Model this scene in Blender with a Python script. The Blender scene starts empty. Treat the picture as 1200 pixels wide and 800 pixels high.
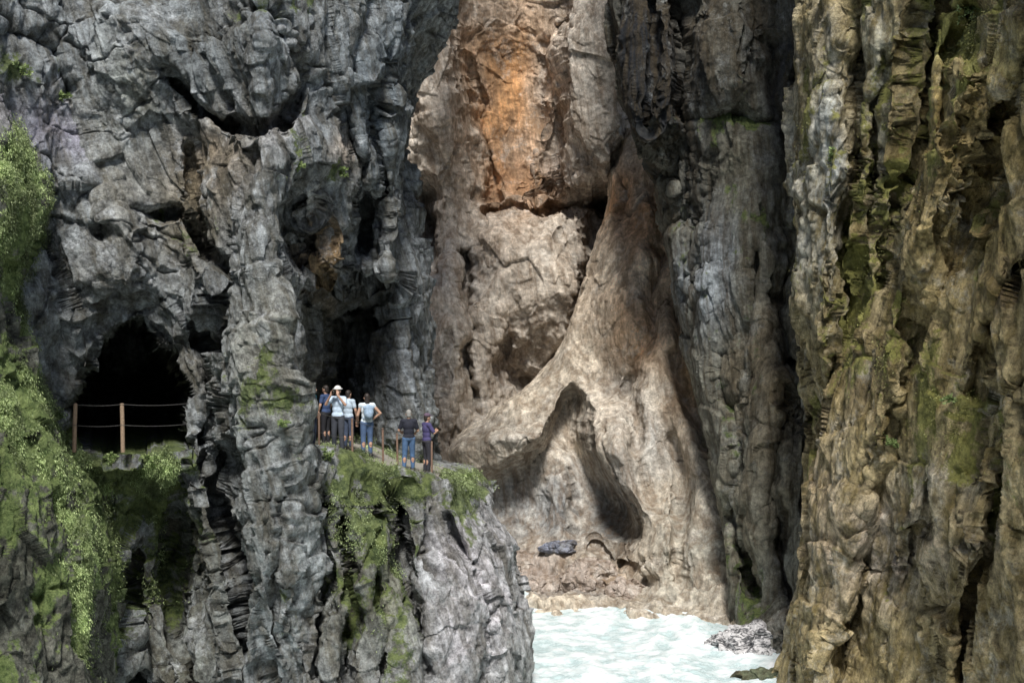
import bpy, bmesh, math, random
import numpy as np
from mathutils import Vector, Matrix
random.seed(4); RNG=np.random.default_rng(7)
F=1667.; CZ=10.
SC=bpy.context.scene; COL=SC.collection
def at(px,py,Y): return ((px-600)/F*Y, Y, CZ-(py-400)/F*Y)
def proj(P):
    Y=np.maximum(P[...,1],1.0)
    return P[...,0]/Y*F+600, 400-(P[...,2]-CZ)/Y*F
# ---------------------------------------------------------------- noise
U=np.uint32
def h3(x,y,z,s):
    n=x*U(0x8da6b343)+y*U(0xd8163841)+z*U(0xcb1ab31f)+U((s*0x9E3779B9)&0xffffffff)
    n^=n>>U(15); n*=U(0x2c1b3c6d); n^=n>>U(12); n*=U(0x297a2d39); n^=n>>U(15)
    return n.astype(np.float32)*np.float32(1/4294967296.)
def vn(P,sc,s=0,st=(1,1,1)):
    q=(P*(np.array(st,np.float32)/sc)).astype(np.float32)
    b=np.floor(q); f=q-b; f=f*f*(3-2*f); i=b.astype(np.int64).astype(np.uint32)
    x,y,z=i[...,0],i[...,1],i[...,2]; fx,fy,fz=f[...,0],f[...,1],f[...,2]; o=U(1)
    def L(a,b_,t): return a+(b_-a)*t
    r0=L(L(h3(x,y,z,s),h3(x+o,y,z,s),fx),L(h3(x,y+o,z,s),h3(x+o,y+o,z,s),fx),fy)
    r1=L(L(h3(x,y,z+o,s),h3(x+o,y,z+o,s),fx),L(h3(x,y+o,z+o,s),h3(x+o,y+o,z+o,s),fx),fy)
    return L(r0,r1,fz)*2-1
def fbm(P,sc,s=0,o=4,st=(1,1,1),g=.5):
    r=0;a=1.
    for k in range(o): r=r+a*vn(P,sc/2**k,s+k*13,st); a*=g
    return r
def rotm(seed):
    r=np.random.default_rng(seed); q,_=np.linalg.qr(r.normal(size=(3,3))); return q.astype(np.float32)
def planar(P,sc,s=0,st=(1,1,1)):
    q=((P*(np.array(st,np.float32)/sc)).astype(np.float32))@rotm(s)
    b=np.floor(q); f=q-b; i=b.astype(np.int64).astype(np.uint32)
    mx=f.max(-1,keepdims=True); mn=f.min(-1,keepdims=True); v1=(f>=mx).astype(np.uint32); v2=(f>mn).astype(np.uint32)
    f1=mx[...,0]; f3=mn[...,0]; f2=f.sum(-1)-f1-f3
    def H(j): return h3(j[...,0],j[...,1],j[...,2],s)
    return (H(i)*(1-f1)+H(i+v1)*(f1-f2)+H(i+v2)*(f2-f3)+H(i+U(1))*f3)*2-1
def facet(P,sc,s=0,st=(1,1,1)):
    q=(P*(np.array(st,np.float32)/sc)).astype(np.float32); b=np.floor(q-.5)
    best=np.full(q.shape[:-1],9.,np.float32); bv=np.zeros_like(q); bi=np.zeros(q.shape,np.uint32)
    for dx in(0,1):
        for dy in(0,1):
            for dz in(0,1):
                c=b+np.array([dx,dy,dz],np.float32); i=c.astype(np.int64).astype(np.uint32)
                j=np.stack([h3(i[...,0],i[...,1],i[...,2],s+k) for k in(1,2,3)],-1)*.8+.1
                v=q-c-j; d=(v*v).sum(-1); m=d<best
                best=np.where(m,d,best); bv=np.where(m[...,None],v,bv); bi=np.where(m[...,None],i,bi)
    r=np.stack([h3(bi[...,0],bi[...,1],bi[...,2],s+k)*2-1 for k in(5,6,7)],-1)
    return (bv*r).sum(-1)*1.7+(h3(bi[...,0],bi[...,1],bi[...,2],s+9)-.5)*.4
# ---------------------------------------------------------------- helpers
def tag(o,label=None,cat=None,group=None,kind=None):
    if label:o['label']=label
    if cat:o['category']=cat
    if group:o['group']=group
    if kind:o['kind']=kind
    return o
def link(name,me,mat=None,parent=None):
    o=bpy.data.objects.new(name,me); COL.objects.link(o)
    if mat: me.materials.append(mat)
    if parent: o.parent=parent
    return o
def empty(name,loc=(0,0,0),rz=0):
    o=bpy.data.objects.new(name,None); COL.objects.link(o); o.location=loc; o.rotation_euler=(0,0,rz); o.empty_display_size=.2
    return o
def npmesh(name,V,Q,k=4):
    me=bpy.data.meshes.new(name); V=np.ascontiguousarray(V,np.float32).reshape(-1,3); Q=np.ascontiguousarray(Q,np.int32).reshape(-1,k)
    me.vertices.add(len(V)); me.vertices.foreach_set('co',V.ravel())
    me.loops.add(Q.size); me.loops.foreach_set('vertex_index',Q.ravel())
    me.polygons.add(len(Q)); me.polygons.foreach_set('loop_start',np.arange(0,Q.size,k,dtype=np.int32))
    me.update(calc_edges=True); return me
def catm(P,t):
    n=len(P); i=np.clip(np.floor(t).astype(int),0,n-2); f=(t-i); 
    while f.ndim<P.ndim: f=f[:,None]
    a,b,c,d=P[np.maximum(i-1,0)],P[i],P[i+1],P[np.minimum(i+2,n-1)]
    k=.5*(2*b+(c-a)*f+(2*a-5*b+4*c-d)*f*f+(3*b-a-3*c+d)*f**3)
    l=b+(c-b)*f
    return k*.6+l*.4
def params(w):
    out=[]
    for i,n in enumerate(w):
        n=max(2,int(n)); out.append(i+np.arange(n)/n)
    out.append(np.array([float(len(w))])); return np.concatenate(out)
def normals(P):
    du=np.gradient(P,axis=1); dv=np.gradient(P,axis=0)
    n=np.cross(dv,du); return n/(np.linalg.norm(n,axis=-1,keepdims=True)+1e-9)
def seg(px,py,pl):
    d=np.full(px.shape,1e9)
    for (x0,y0),(x1,y1) in zip(pl[:-1],pl[1:]):
        vx,vy=x1-x0,y1-y0; t=np.clip(((px-x0)*vx+(py-y0)*vy)/(vx*vx+vy*vy),0,1)
        d=np.minimum(d,np.hypot(px-x0-t*vx,py-y0-t*vy))
    return d
def sst(a,b,x):
    t=np.clip((x-a)/(b-a),0,1); return t*t*(3-2*t)
def blob(px,py,cx,cy,rx,ry,p=1.): return np.exp(-(((px-cx)/rx)**2+((py-cy)/ry)**2)**p)
def rows_px(rows):
    return np.array([[at(x,py,Y) for x,Y in r] for py,r in rows],float)
def push(P,D,px):
    P=P.copy(); P[...,1]+=D; P[...,0]+=D*(px-600)/F; return P
SH={}
def sheet(name,C,mat,dens=1.,feat=None,oct_=(),color=(.2,.2,.2),paint=(),moss=None,amp=None,seed=0,dip=0.,label='',fixed=None,warp=.1,mk=.35):
    cx,cy=proj(C)
    vis=((cx>-60)&(cx<1260)&(cy>-60)&(cy<860)).astype(float)
    if fixed: wu,wv=fixed
    else:
        su=np.hypot(np.hypot(np.diff(cx,axis=1),np.diff(cy,axis=1)),np.diff(C[...,1],axis=1)*9); vu=np.maximum(vis[:,1:],vis[:,:-1])
        sv=np.hypot(np.hypot(np.diff(cy,axis=0),np.diff(cx,axis=0)),np.diff(C[...,1],axis=0)*9); vv=np.maximum(vis[1:],vis[:-1])
        wu=[max((su[:,i]*vu[:,i]).max(),su[:,i].mean()*.12)*dens for i in range(su.shape[1])]
        wv=[max((sv[i]*vv[i]).max(),sv[i].mean()*.12)*dens for i in range(sv.shape[0])]
    P=catm(C,params(wv)); P=np.swapaxes(catm(np.swapaxes(P,0,1),params(wu)),0,1)
    px,py=proj(P)
    W=P.astype(np.float32)
    wx=px+planar(W,1.6,seed+90)*13+fbm(W,.6,seed+91,3)*4; wy=py+planar(W,1.6,seed+95)*13+fbm(W,.6,seed+96,3)*4
    N=normals(P)
    if feat: P=feat(P,wx,wy,N)
    N=normals(P)
    a=1. if amp is None else amp(px,py,P)
    W=P.astype(np.float32)
    W=W+np.stack([fbm(W,3.,seed+70,3),fbm(W,3.,seed+71,3),fbm(W,3.,seed+72,3)],-1)*warp
    c,s_=math.cos(dip),math.sin(dip); R=np.array([[c,0,s_],[0,1,0],[-s_,0,c]],np.float32); Wr=W@R.T
    D=0; crk=1.; cav=0
    for kind,sc,am,st in oct_:
        seed+=17
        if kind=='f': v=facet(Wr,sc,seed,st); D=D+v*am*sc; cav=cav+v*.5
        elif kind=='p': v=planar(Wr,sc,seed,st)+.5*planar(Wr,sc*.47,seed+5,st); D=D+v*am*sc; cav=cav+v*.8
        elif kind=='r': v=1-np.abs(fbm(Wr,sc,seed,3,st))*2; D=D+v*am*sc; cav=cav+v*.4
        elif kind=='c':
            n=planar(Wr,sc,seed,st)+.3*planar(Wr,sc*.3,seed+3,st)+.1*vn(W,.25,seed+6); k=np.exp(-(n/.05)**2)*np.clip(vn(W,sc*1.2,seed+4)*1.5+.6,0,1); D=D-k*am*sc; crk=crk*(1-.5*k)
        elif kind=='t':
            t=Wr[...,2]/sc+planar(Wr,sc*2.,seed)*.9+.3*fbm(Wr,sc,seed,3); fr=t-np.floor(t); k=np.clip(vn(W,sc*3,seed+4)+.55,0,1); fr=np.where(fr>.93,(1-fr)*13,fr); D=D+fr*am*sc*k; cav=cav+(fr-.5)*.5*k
        else: v=fbm(Wr,sc,seed,4,st,.6); D=D+v*am*sc; cav=cav+v*.5
    P=P+N*(D*a)[...,None]
    N2=normals(P)
    nr,nc=P.shape[:2]
    idx=np.arange(nr*nc).reshape(nr,nc)
    Q=np.stack([idx[:-1,:-1],idx[1:,:-1],idx[1:,1:],idx[:-1,1:]],-1)
    me=npmesh(name,P,Q)
    col=np.empty(P.shape,np.float32); col[:]=color
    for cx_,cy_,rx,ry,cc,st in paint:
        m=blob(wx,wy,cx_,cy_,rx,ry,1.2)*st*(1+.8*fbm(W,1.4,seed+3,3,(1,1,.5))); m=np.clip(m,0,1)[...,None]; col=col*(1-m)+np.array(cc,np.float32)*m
    col*=(np.clip(1+.2*cav,.45,1.6)*crk)[...,None]  # hollows darkened, raised parts lightened in the colour: painted shade with crack dirt
    M=np.zeros(px.shape) if moss is None else moss(wx,wy,P,N2)
    M=np.clip(M+mk*fbm(W,1.2,seed+40,5,(1,1,.5),.65)*(M>.02),0,1)
    ca=me.attributes.new('rockcol','FLOAT_COLOR','POINT'); ca.data.foreach_set('color',np.concatenate([col,np.ones(col.shape[:2]+(1,))],-1).astype(np.float32).ravel())
    ma=me.attributes.new('moss','FLOAT','POINT'); ma.data.foreach_set('value',M.astype(np.float32).ravel())
    o=link(name,me,mat); tag(o,label,'cliff',kind='structure')
    x,y=proj(P); SH[name]=dict(P=P,N=N2,px=x,py=y,moss=M)
    return o
# ---------------------------------------------------------------- materials
class NT:
    def __init__(s,name):
        s.m=bpy.data.materials.new(name); s.m.use_nodes=True; s.t=s.m.node_tree; s.t.nodes.clear()
        s.out=s.n('ShaderNodeOutputMaterial'); s.b=s.n('ShaderNodeBsdfPrincipled'); s.l(s.b.outputs[0],s.out.inputs[0])
    def n(s,t,**k):
        x=s.t.nodes.new(t)
        for a,v in k.items(): setattr(x,a,v)
        return x
    def l(s,a,b): s.t.links.new(a,b)
    def noise(s,v,sc,det=6,rough=.6,dist=0,mp=None):
        if mp:
            q=s.n('ShaderNodeMapping'); q.inputs['Scale'].default_value=mp; s.l(v,q.inputs[0]); v=q.outputs[0]
        x=s.n('ShaderNodeTexNoise'); x.inputs['Scale'].default_value=sc; x.inputs['Detail'].default_value=det; x.inputs['Roughness'].default_value=rough; x.inputs['Distortion'].default_value=dist
        s.l(v,x.inputs['Vector']); return x.outputs['Fac']
    def mr(s,v,a,b,c,d):
        x=s.n('ShaderNodeMapRange'); s.l(v,x.inputs[0])
        for i,q in enumerate((a,b,c,d)): x.inputs[i+1].default_value=q
        return x.outputs[0]
    def mix(s,f,a,b,mode='MIX'):
        x=s.n('ShaderNodeMix',data_type='RGBA',blend_type=mode)
        for v,i in((f,0),(a,6),(b,7)):
            if isinstance(v,(int,float)): x.inputs[i].default_value=v
            elif isinstance(v,tuple): x.inputs[i].default_value=v+(1,)
            else: s.l(v,x.inputs[i])
        return x.outputs[2]
    def math(s,op,a,b):
        x=s.n('ShaderNodeMath',operation=op)
        for v,i in((a,0),(b,1)):
            if isinstance(v,(int,float)): x.inputs[i].default_value=v
            else: s.l(v,x.inputs[i])
        return x.outputs[0]
    def bump(s,h,st,dist):
        x=s.n('ShaderNodeBump'); x.inputs['Strength'].default_value=st; x.inputs['Distance'].default_value=dist; s.l(h,x.inputs['Height']); s.l(x.outputs[0],s.b.inputs['Normal'])
def rockmat(name,pale=(.42,.42,.42),palef=.5,streak=.5,streakcol=(.16,.11,.05),mossA=(.045,.075,.02),mossB=(.26,.32,.09),tilt=0.,sz=.16,bd=.2,gr=.6):
    s=NT(name); tc=s.n('ShaderNodeTexCoord').outputs['Object']
    a=s.n('ShaderNodeAttribute',attribute_name='rockcol').outputs['Color']; mo=s.n('ShaderNodeAttribute',attribute_name='moss').outputs['Fac']
    rt=s.n('ShaderNodeMapping'); rt.inputs['Rotation'].default_value=(0,tilt,0); s.l(tc,rt.inputs[0])
    n2=s.noise(tc,4,6,.82); n3=s.noise(tc,.8,8,.8); st=s.noise(rt.outputs[0],1.5,6,.74,0,(1.6,1.6,sz))
    c=s.mix(s.mr(st,.45,.62,0,streak),a,streakcol)
    c=s.mix(s.mr(n3,.53,.62,0,palef),c,pale)
    k=s.math('MULTIPLY',s.mr(st,.3,.6,1.4,.65),s.mr(n2,.38,.64,1-gr,1+gr))
    vm=s.n('ShaderNodeVectorMath',operation='SCALE'); s.l(c,vm.inputs[0]); s.l(k,vm.inputs['Scale']); c=vm.outputs[0]
    g=s.mix(s.mr(n2,.38,.64,0,1),mossA,mossB)
    mm=s.mr(s.math('ADD',mo,s.mr(n3,.3,.7,-.5,.5)),.42,.58,0,.9)
    c=s.mix(mm,c,g); s.l(c,s.b.inputs['Base Color']); s.b.inputs['Roughness'].default_value=.72
    s.b.inputs['Specular IOR Level'].default_value=.35
    h=s.math('ADD',s.noise(tc,5,6,.8),s.math('MULTIPLY',st,.7))
    s.bump(h,1.,bd); return s.m
def plain(name,c,r=.7,sc=30,var=.25,metal=0,b=.01):
    s=NT(name); tc=s.n('ShaderNodeTexCoord').outputs['Object']; n=s.noise(tc,sc,5)
    c2=tuple(x*(1-var) for x in c); c1=tuple(min(1,x*(1+var)) for x in c)
    s.l(s.mix(s.mr(n,.35,.65,0,1),c2,c1),s.b.inputs['Base Color']); s.b.inputs['Roughness'].default_value=r; s.b.inputs['Metallic'].default_value=metal
    s.bump(n,.4,b); return s.m
M_left=rockmat('blue_grey_rock',(.66,.69,.71),.6,.55,(.22,.19,.12),tilt=.3,bd=.2,gr=.6)
M_near=rockmat('mossy_rock',(.42,.44,.40),.4,.5,(.09,.09,.055),(.07,.12,.03),(.38,.48,.16),sz=.3,bd=.24,gr=.7)
M_far=rockmat('tan_limestone',(.80,.75,.67),.45,.4,(.46,.28,.14),tilt=.15,sz=.25,bd=.14,gr=.36)
M_right=rockmat('ochre_rock',(.66,.63,.55),.5,.75,(.32,.235,.065),(.15,.145,.035),(.40,.39,.10),tilt=-.4,sz=.1,bd=.2,gr=.55)
M_dark=rockmat('dark_rock',(.44,.45,.43),.45,.6,(.16,.115,.055),bd=.18,tilt=.08,sz=.1,gr=.5)
def leafmat():
    s=NT('leaf'); a=s.n('ShaderNodeAttribute',attribute_name='leafcol').outputs['Color']; s.l(a,s.b.inputs['Base Color']); s.b.inputs['Roughness'].default_value=.55
    tr=s.n('ShaderNodeBsdfTranslucent'); s.l(a,tr.inputs[0]); mx=s.n('ShaderNodeMixShader'); mx.inputs[0].default_value=.3; s.l(s.b.outputs[0],mx.inputs[1]); s.l(tr.outputs[0],mx.inputs[2]); s.l(mx.outputs[0],s.out.inputs[0]); return s.m
M_leaf=leafmat()
# ---------------------------------------------------------------- left cliff
def L(rows): return rows_px(rows)
def lrow(py,e,rec=0,b=0):
    if rec: m=[(336+b,36.3),(347+b*.6,43),(395,47),(440,46),(e-14,44.),(e+2,48),(e-10,60)]
    else:   m=[(345,37.),(375,38.2),(410,39.),(450,40.5),(e,43),(e+1,48),(e-14,60)]
    return (py,[(-700,14),(-300,28),(-30,35.5),(50,37.2),(110,38),(200,38.2),(260,37),(305,36)]+m)
rowsL=[lrow(-650,540),lrow(-250,525),lrow(-60,516),lrow(0,510),lrow(60,490),lrow(110,474),lrow(200,470),lrow(280,470),lrow(318,476),lrow(356,480,1,8),lrow(400,486,1,9),lrow(460,490,1,10),lrow(520,496,1,16),lrow(600,500,1,24),lrow(700,500,1,26),lrow(810,500,1,26),lrow(1050,500,1,26)]
def arch(px,py):
    cx=148; hw=70; top=380; spring=480
    dx=np.abs(px-cx)/hw; dy=np.where(py<spring,(spring-py)/(spring-top),0)
    d=(dx**1.9+dy**1.9)**(1/1.9); return np.where(py>524,9.,d)
def featL(P,px,py,N):
    D=np.zeros(px.shape)
    ppx,ppy=proj(P); Wf=P.astype(np.float32)
    ar=arch(px*1.2-ppx*.2,np.where(ppy>512,ppy,py*1.2-ppy*.2))*(1+.10*planar(Wf,.9,77)+.05*planar(Wf,.35,78)); ar=np.where(ppy>524,9.,ar)
    D+=9*(1-sst(.92,1.03,ar))
    D+=.7*(1-sst(1.0,1.7,arch(px,ppy)))
    lg=sst(521,528,ppy)*(1-sst(540,600,ppy))*sst(20,60,ppx)*(1-sst(190,250,px)); D-=1.2*lg
    D+=1.2*blob(px,py,185,690,50,110,2)
    D-=1.2*blob(px,py,210,60,120,60)
    D-=1.0*blob(px,py,130,300,60,90)
    D-=1.2*blob(px,py,370,190,50,50)
    D-=1.3*blob(px,py,300,420,60,260,1.5); D-=.8*blob(px,py,310,700,50,140,2)
    for pl,w,d in [([(95,110),(120,200),(125,270)],8,1.1),([(120,235),(210,245),(260,330),(240,400)],5,.9),([(300,10),(345,100),(330,140)],7,1.1),([(420,0),(405,120),(440,330)],8,1.4),([(450,60),(445,330)],7,1.1),([(425,240),(415,330)],14,2.6),([(350,250),(365,330)],8,1.6),
        ([(262,535),(270,660),(292,800)],12,3.4),([(228,380),(245,560)],7,1.5),([(372,540),(378,650),(380,800)],8,1.6),([(0,30),(60,60),(90,110)],9,1.4),([(190,90),(260,145),(330,140)],5,1.),([(215,170),(235,300)],4,.8),([(150,650),(160,800)],9,1.),([(40,280),(85,370)],7,1.2),([(330,560),(322,700),(335,800)],5,1.),([(210,560),(200,680),(225,800)],7,1.4)]:
        D+=d*np.exp(-(seg(px,py,pl)/w)**2)
    return push(P,D,px)
def mossL(px,py,P,N):
    up=np.clip(N[...,2],0,1)
    m=1.*blob(px,py,150,555,75,36)+.8*blob(px,py,190,630,32,85)+.25*blob(px,py,330,480,16,60)+.5*blob(px,py,130,690,60,100)
    m+=.6*blob(px,py,310,5,25,18)+.5*blob(px,py,20,90,25,25)+.45*blob(px,py,345,190,14,40)+.3*blob(px,py,265,440,24,60)+.5*blob(px,py,395,205,20,12)+.35*blob(px,py,330,700,40,80)+.4*blob(px,py,210,270,40,20)
    return np.clip(m,0,1)*(.6+.9*up)
octL=[('p',6.,.10,(1,1,.7)),('p',2.2,.15,(1,1,.6)),('f',2.4,.12,(1,1,.45)),('t',1.6,.12,(1,1,1)),('f',1.1,.10,(1,1,.55)),('p',.8,.11,(1,1,.55)),('c',3.,.08,(1,1,.35)),('c',1.3,.10,(.7,1,1.2)),('f',.42,.10,(1,1,.65)),('p',.25,.14,(1,1,.8)),('n',.2,.06,(1,1,1))]
paintL=[(250,200,60,60,(.38,.28,.17),.8),(190,250,60,60,(.30,.25,.16),.7),(60,150,60,40,(.42,.40,.48),.8),(325,150,30,20,(.72,.70,.69),.9),(403,180,14,32,(.85,.68,.52),1.),(375,300,14,50,(.62,.42,.22),.9),(430,120,50,120,(.18,.215,.24),.7),  # pale blobs on the fold paint its lit edge into the rock
  (410,430,70,90,(.06,.065,.07),.9),(200,440,45,40,(.22,.18,.12),.6),(300,420,40,110,(.34,.34,.30),.7),(473,400,12,80,(.44,.49,.55),.8),(110,330,50,40,(.40,.39,.36),.5),(200,740,70,90,(.16,.165,.13),.8),(240,60,70,70,(.28,.31,.32),.6),(140,450,60,70,(.03,.03,.03),1.),(310,650,40,120,(.36,.38,.36),.6),(190,640,60,60,(.12,.13,.09),.8),(150,120,40,60,(.33,.34,.28),.6)]  # near-black tunnel and recess blobs paint shade; the bluish one paints a lit strip
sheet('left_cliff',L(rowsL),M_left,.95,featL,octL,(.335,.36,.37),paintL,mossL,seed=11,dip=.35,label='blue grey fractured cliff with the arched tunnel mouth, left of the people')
# ---------------------------------------------------------------- mossy near rock
def arow(py,e): return (py,[(-1100,10),(-500,20),(-200,27),(e-110,30.5),(e-45,31.8),(e-12,33.),(e,35),(e+2,40)])
rowsA=[arow(a,b) for a,b in [(-650,-90),(-150,-70),(-20,-45),(60,-15),(130,12),(180,48),(240,62),(300,38),(350,30),(430,47),(480,58),(520,74),(580,100),(640,122),(700,132),(800,132),(1100,130)]]
def mossA(px,py,P,N):
    up=np.clip(N[...,2],0,1)
    m=.55*sst(170,230,py)*(1-.35*sst(560,720,py))
    m+=.5*blob(px,py,20,250,50,90)+.35*blob(px,py,90,650,35,90)
    return np.clip(m,0,1)*(.7+.8*up)
sheet('mossy_near_cliff',L(rowsA),M_near,.95,None,[('p',3.,.15,(1,1,.5)),('p',1.,.18,(1,1,.5)),('f',1.,.18,(1,1,.5)),('c',1.6,.14,(1,1,.4)),('f',.4,.2,(1,1,.6)),('n',.3,.2,(1,1,.7))],(.22,.22,.18),[(30,140,60,35,(.44,.42,.50),.9),(30,640,60,60,(.07,.08,.055),.7)],mossA,seed=31,label='moss covered near rock face at the left edge, hung with pale green plants',mk=.7)
# ---------------------------------------------------------------- ledge under the people
W_=at
C=np.array([
 [(-6.1,47,7.0),(-5.6,47,7.0),(-4,47,6.75),(-2.9,47,6.3),(-1.6,47,5.9),(-.9,48,5.4),(-.7,49,5)],
 [(-6.0,40.5,7.05),(-5.2,40,7.0),(-4,40,6.7),(-2.95,40.2,6.2),(-1.6,41.4,5.85),(-.8,43.6,5.3),(-.7,48,4.8)],
 [(-5.9,39.3,7.0),W_(366,528,36.8),W_(450,545,37.7),W_(515,560,38.8),W_(560,580,40.3),W_(574,596,43),W_(568,600,48)],
 [(-5.8,39,6.2),W_(362,560,36.3),W_(450,572,37.2),W_(520,584,38.4),W_(569,600,40.1),W_(580,618,43),W_(572,620,48)],
 [(-5.8,39,4.5),W_(362,630,35.9),W_(455,640,36.8),W_(530,645,38.0),W_(586,650,39.9),W_(594,660,43),W_(585,660,48)],
 [(-5.7,39,3),W_(360,700,35.6),W_(460,705,36.4),W_(540,705,37.5),W_(592,705,39.6),W_(600,710,42.5),W_(592,710,48)],
 [(-5.6,39,1),W_(360,800,35.4),W_(465,800,36),W_(545,800,37.2),W_(596,800,39.2),W_(602,800,42),W_(596,800,48)],
 [(-5.6,39,-3),W_(360,1000,35.2),W_(465,1000,35.6),W_(545,1000,36.6),W_(600,1000,38.6),W_(606,1000,41.6),W_(600,1000,48)]],float)
def featC(P,px,py,N):
    D=np.zeros(px.shape)
    for pl,w,d in [([(470,600),(482,690),(500,800)],9,2.2),([(400,620),(410,800)],8,1.4),([(530,600),(560,700),(570,800)],6,1.1),([(375,560),(372,800)],8,1.2),([(440,660),(450,800)],6,1.)]: D+=d*np.exp(-(seg(px,py,pl)/w)**2)
    D-=.7*blob(px,py,430,640,25,80); return push(P,D*(P[...,2]<5.9),px)
def mossC(px,py,P,N):
    up=np.clip(N[...,2],0,1)
    m=.85*blob(px,py,415,560,60,38)+.95*blob(px,py,450,640,24,110)+.7*blob(px,py,545,567,40,26)+.55*blob(px,py,395,610,30,85)+.5*blob(px,py,410,720,34,60)+.5*blob(px,py,490,590,45,34)
    return np.clip(m,0,1)*(.75+.5*up)
def ampC(px,py,P): return .12+.88*np.clip(sst(37.9,36.9,P[...,1]-(P[...,0]+5)*.55)+sst(6.2,5.4,P[...,2]),0,1)
sheet('path_ledge',C,M_left,.95,featC,[('p',3.,.13,(1,1,.5)),('p',1.2,.15,(1,1,.5)),('f',1.1,.12,(1,1,.45)),('t',1.,.12,(1,1,1)),('c',1.8,.1,(1,1,.35)),('f',.42,.10,(1,1,.65)),('p',.25,.14,(1,1,.8)),('n',.2,.06,(1,1,1))],(.35,.36,.36),[(548,690,45,110,(.68,.66,.69),.9),(450,660,30,90,(.24,.24,.14),.6),(400,700,40,90,(.21,.22,.19),.7)],mossC,ampC,seed=51,dip=-.5,label='rock ledge with mossy top that carries the path above the river',mk=.5)
# ---------------------------------------------------------------- far wall
def drow(py,Y,k=0): return (py,[(380,Y-8),(450,Y-3),(490,Y-.5),(540,Y),(610,Y+1),(680,Y+1),(760,Y-.5),(860,Y-3)])
rowsD=[drow(-900,70),drow(-400,69),drow(-60,68.5),(drow(120,68.5)),drow(225,68.3),drow(245,68),drow(360,67.5),drow(480,66.5),drow(600,64),drow(680,59.5),drow(720,57.5),drow(850,53)]
def featD(P,px,py,N):
    D=np.zeros(px.shape)
    D-=2.6*blob(px,py,515,90,38,140,2)
    D-=4.*blob(px,py,697,100,48,125,3)
    D+=1.*blob(px,py,605,130,42,110,2)
    D-=2.8*blob(px,py,632,320,72,82,1.6)
    D-=1.4*blob(px,py,560,420,34,90,1.6)
    D-=1.5*blob(px,py,520,400,25,110,2)
    D-=2.*blob(px,py,735,280,35,60,2)
    for pl,w,d in [([(705,235),(708,300),(680,380),(632,470)],11,3.4),([(640,230),(700,236),(745,222)],7,3.2),([(575,238),(640,236)],4,1.2),([(560,60),(570,150),(578,235)],5,1.),([(495,230),(505,300)],12,3.2),([(585,400),(600,430),(628,452)],8,1.6),([(540,300),(548,400),(560,480)],6,1.4),([(485,300),(490,520)],8,2.),([(655,30),(650,220)],5,1.)]:
        D+=d*np.exp(-(seg(px,py,pl)/w)**2)
    return push(P,D,px)
octD=[('p',6.,.07,(1,1,.8)),('p',2.6,.10,(1,1,.7)),('f',2.6,.06,(1,1,.6)),('n',1.8,.04,(1,1,.8)),('c',4.,.05,(1,1,.5)),('t',2.4,.06,(1,1,1)),('p',.9,.08,(1,1,.8)),('f',.9,.05,(1,1,1)),('p',.35,.12,(1,1,1)),('n',.3,.07,(1,1,1))]
paintD=[(600,100,46,150,(.68,.40,.20),.9),(605,140,34,85,(.64,.33,.14),.8),(580,15,50,30,(.76,.62,.49),.6),(612,205,38,30,(.60,.33,.17),.8),(640,330,50,70,(.57,.49,.40),.7),(510,290,40,60,(.25,.26,.28),.8),(510,420,35,80,(.44,.43,.41),.7),(690,195,45,20,(.42,.40,.38),.6),(590,425,40,30,(.42,.38,.34),.6),(690,90,40,80,(.68,.62,.54),.6),(500,120,25,80,(.64,.56,.47),.6)]
sheet('far_cliff',L(rowsD),M_far,1.05,featD,octD,(.62,.55,.465),paintD,None,seed=71,dip=.1,label='pale tan cliff with the rust orange patch that closes the gorge')
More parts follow.
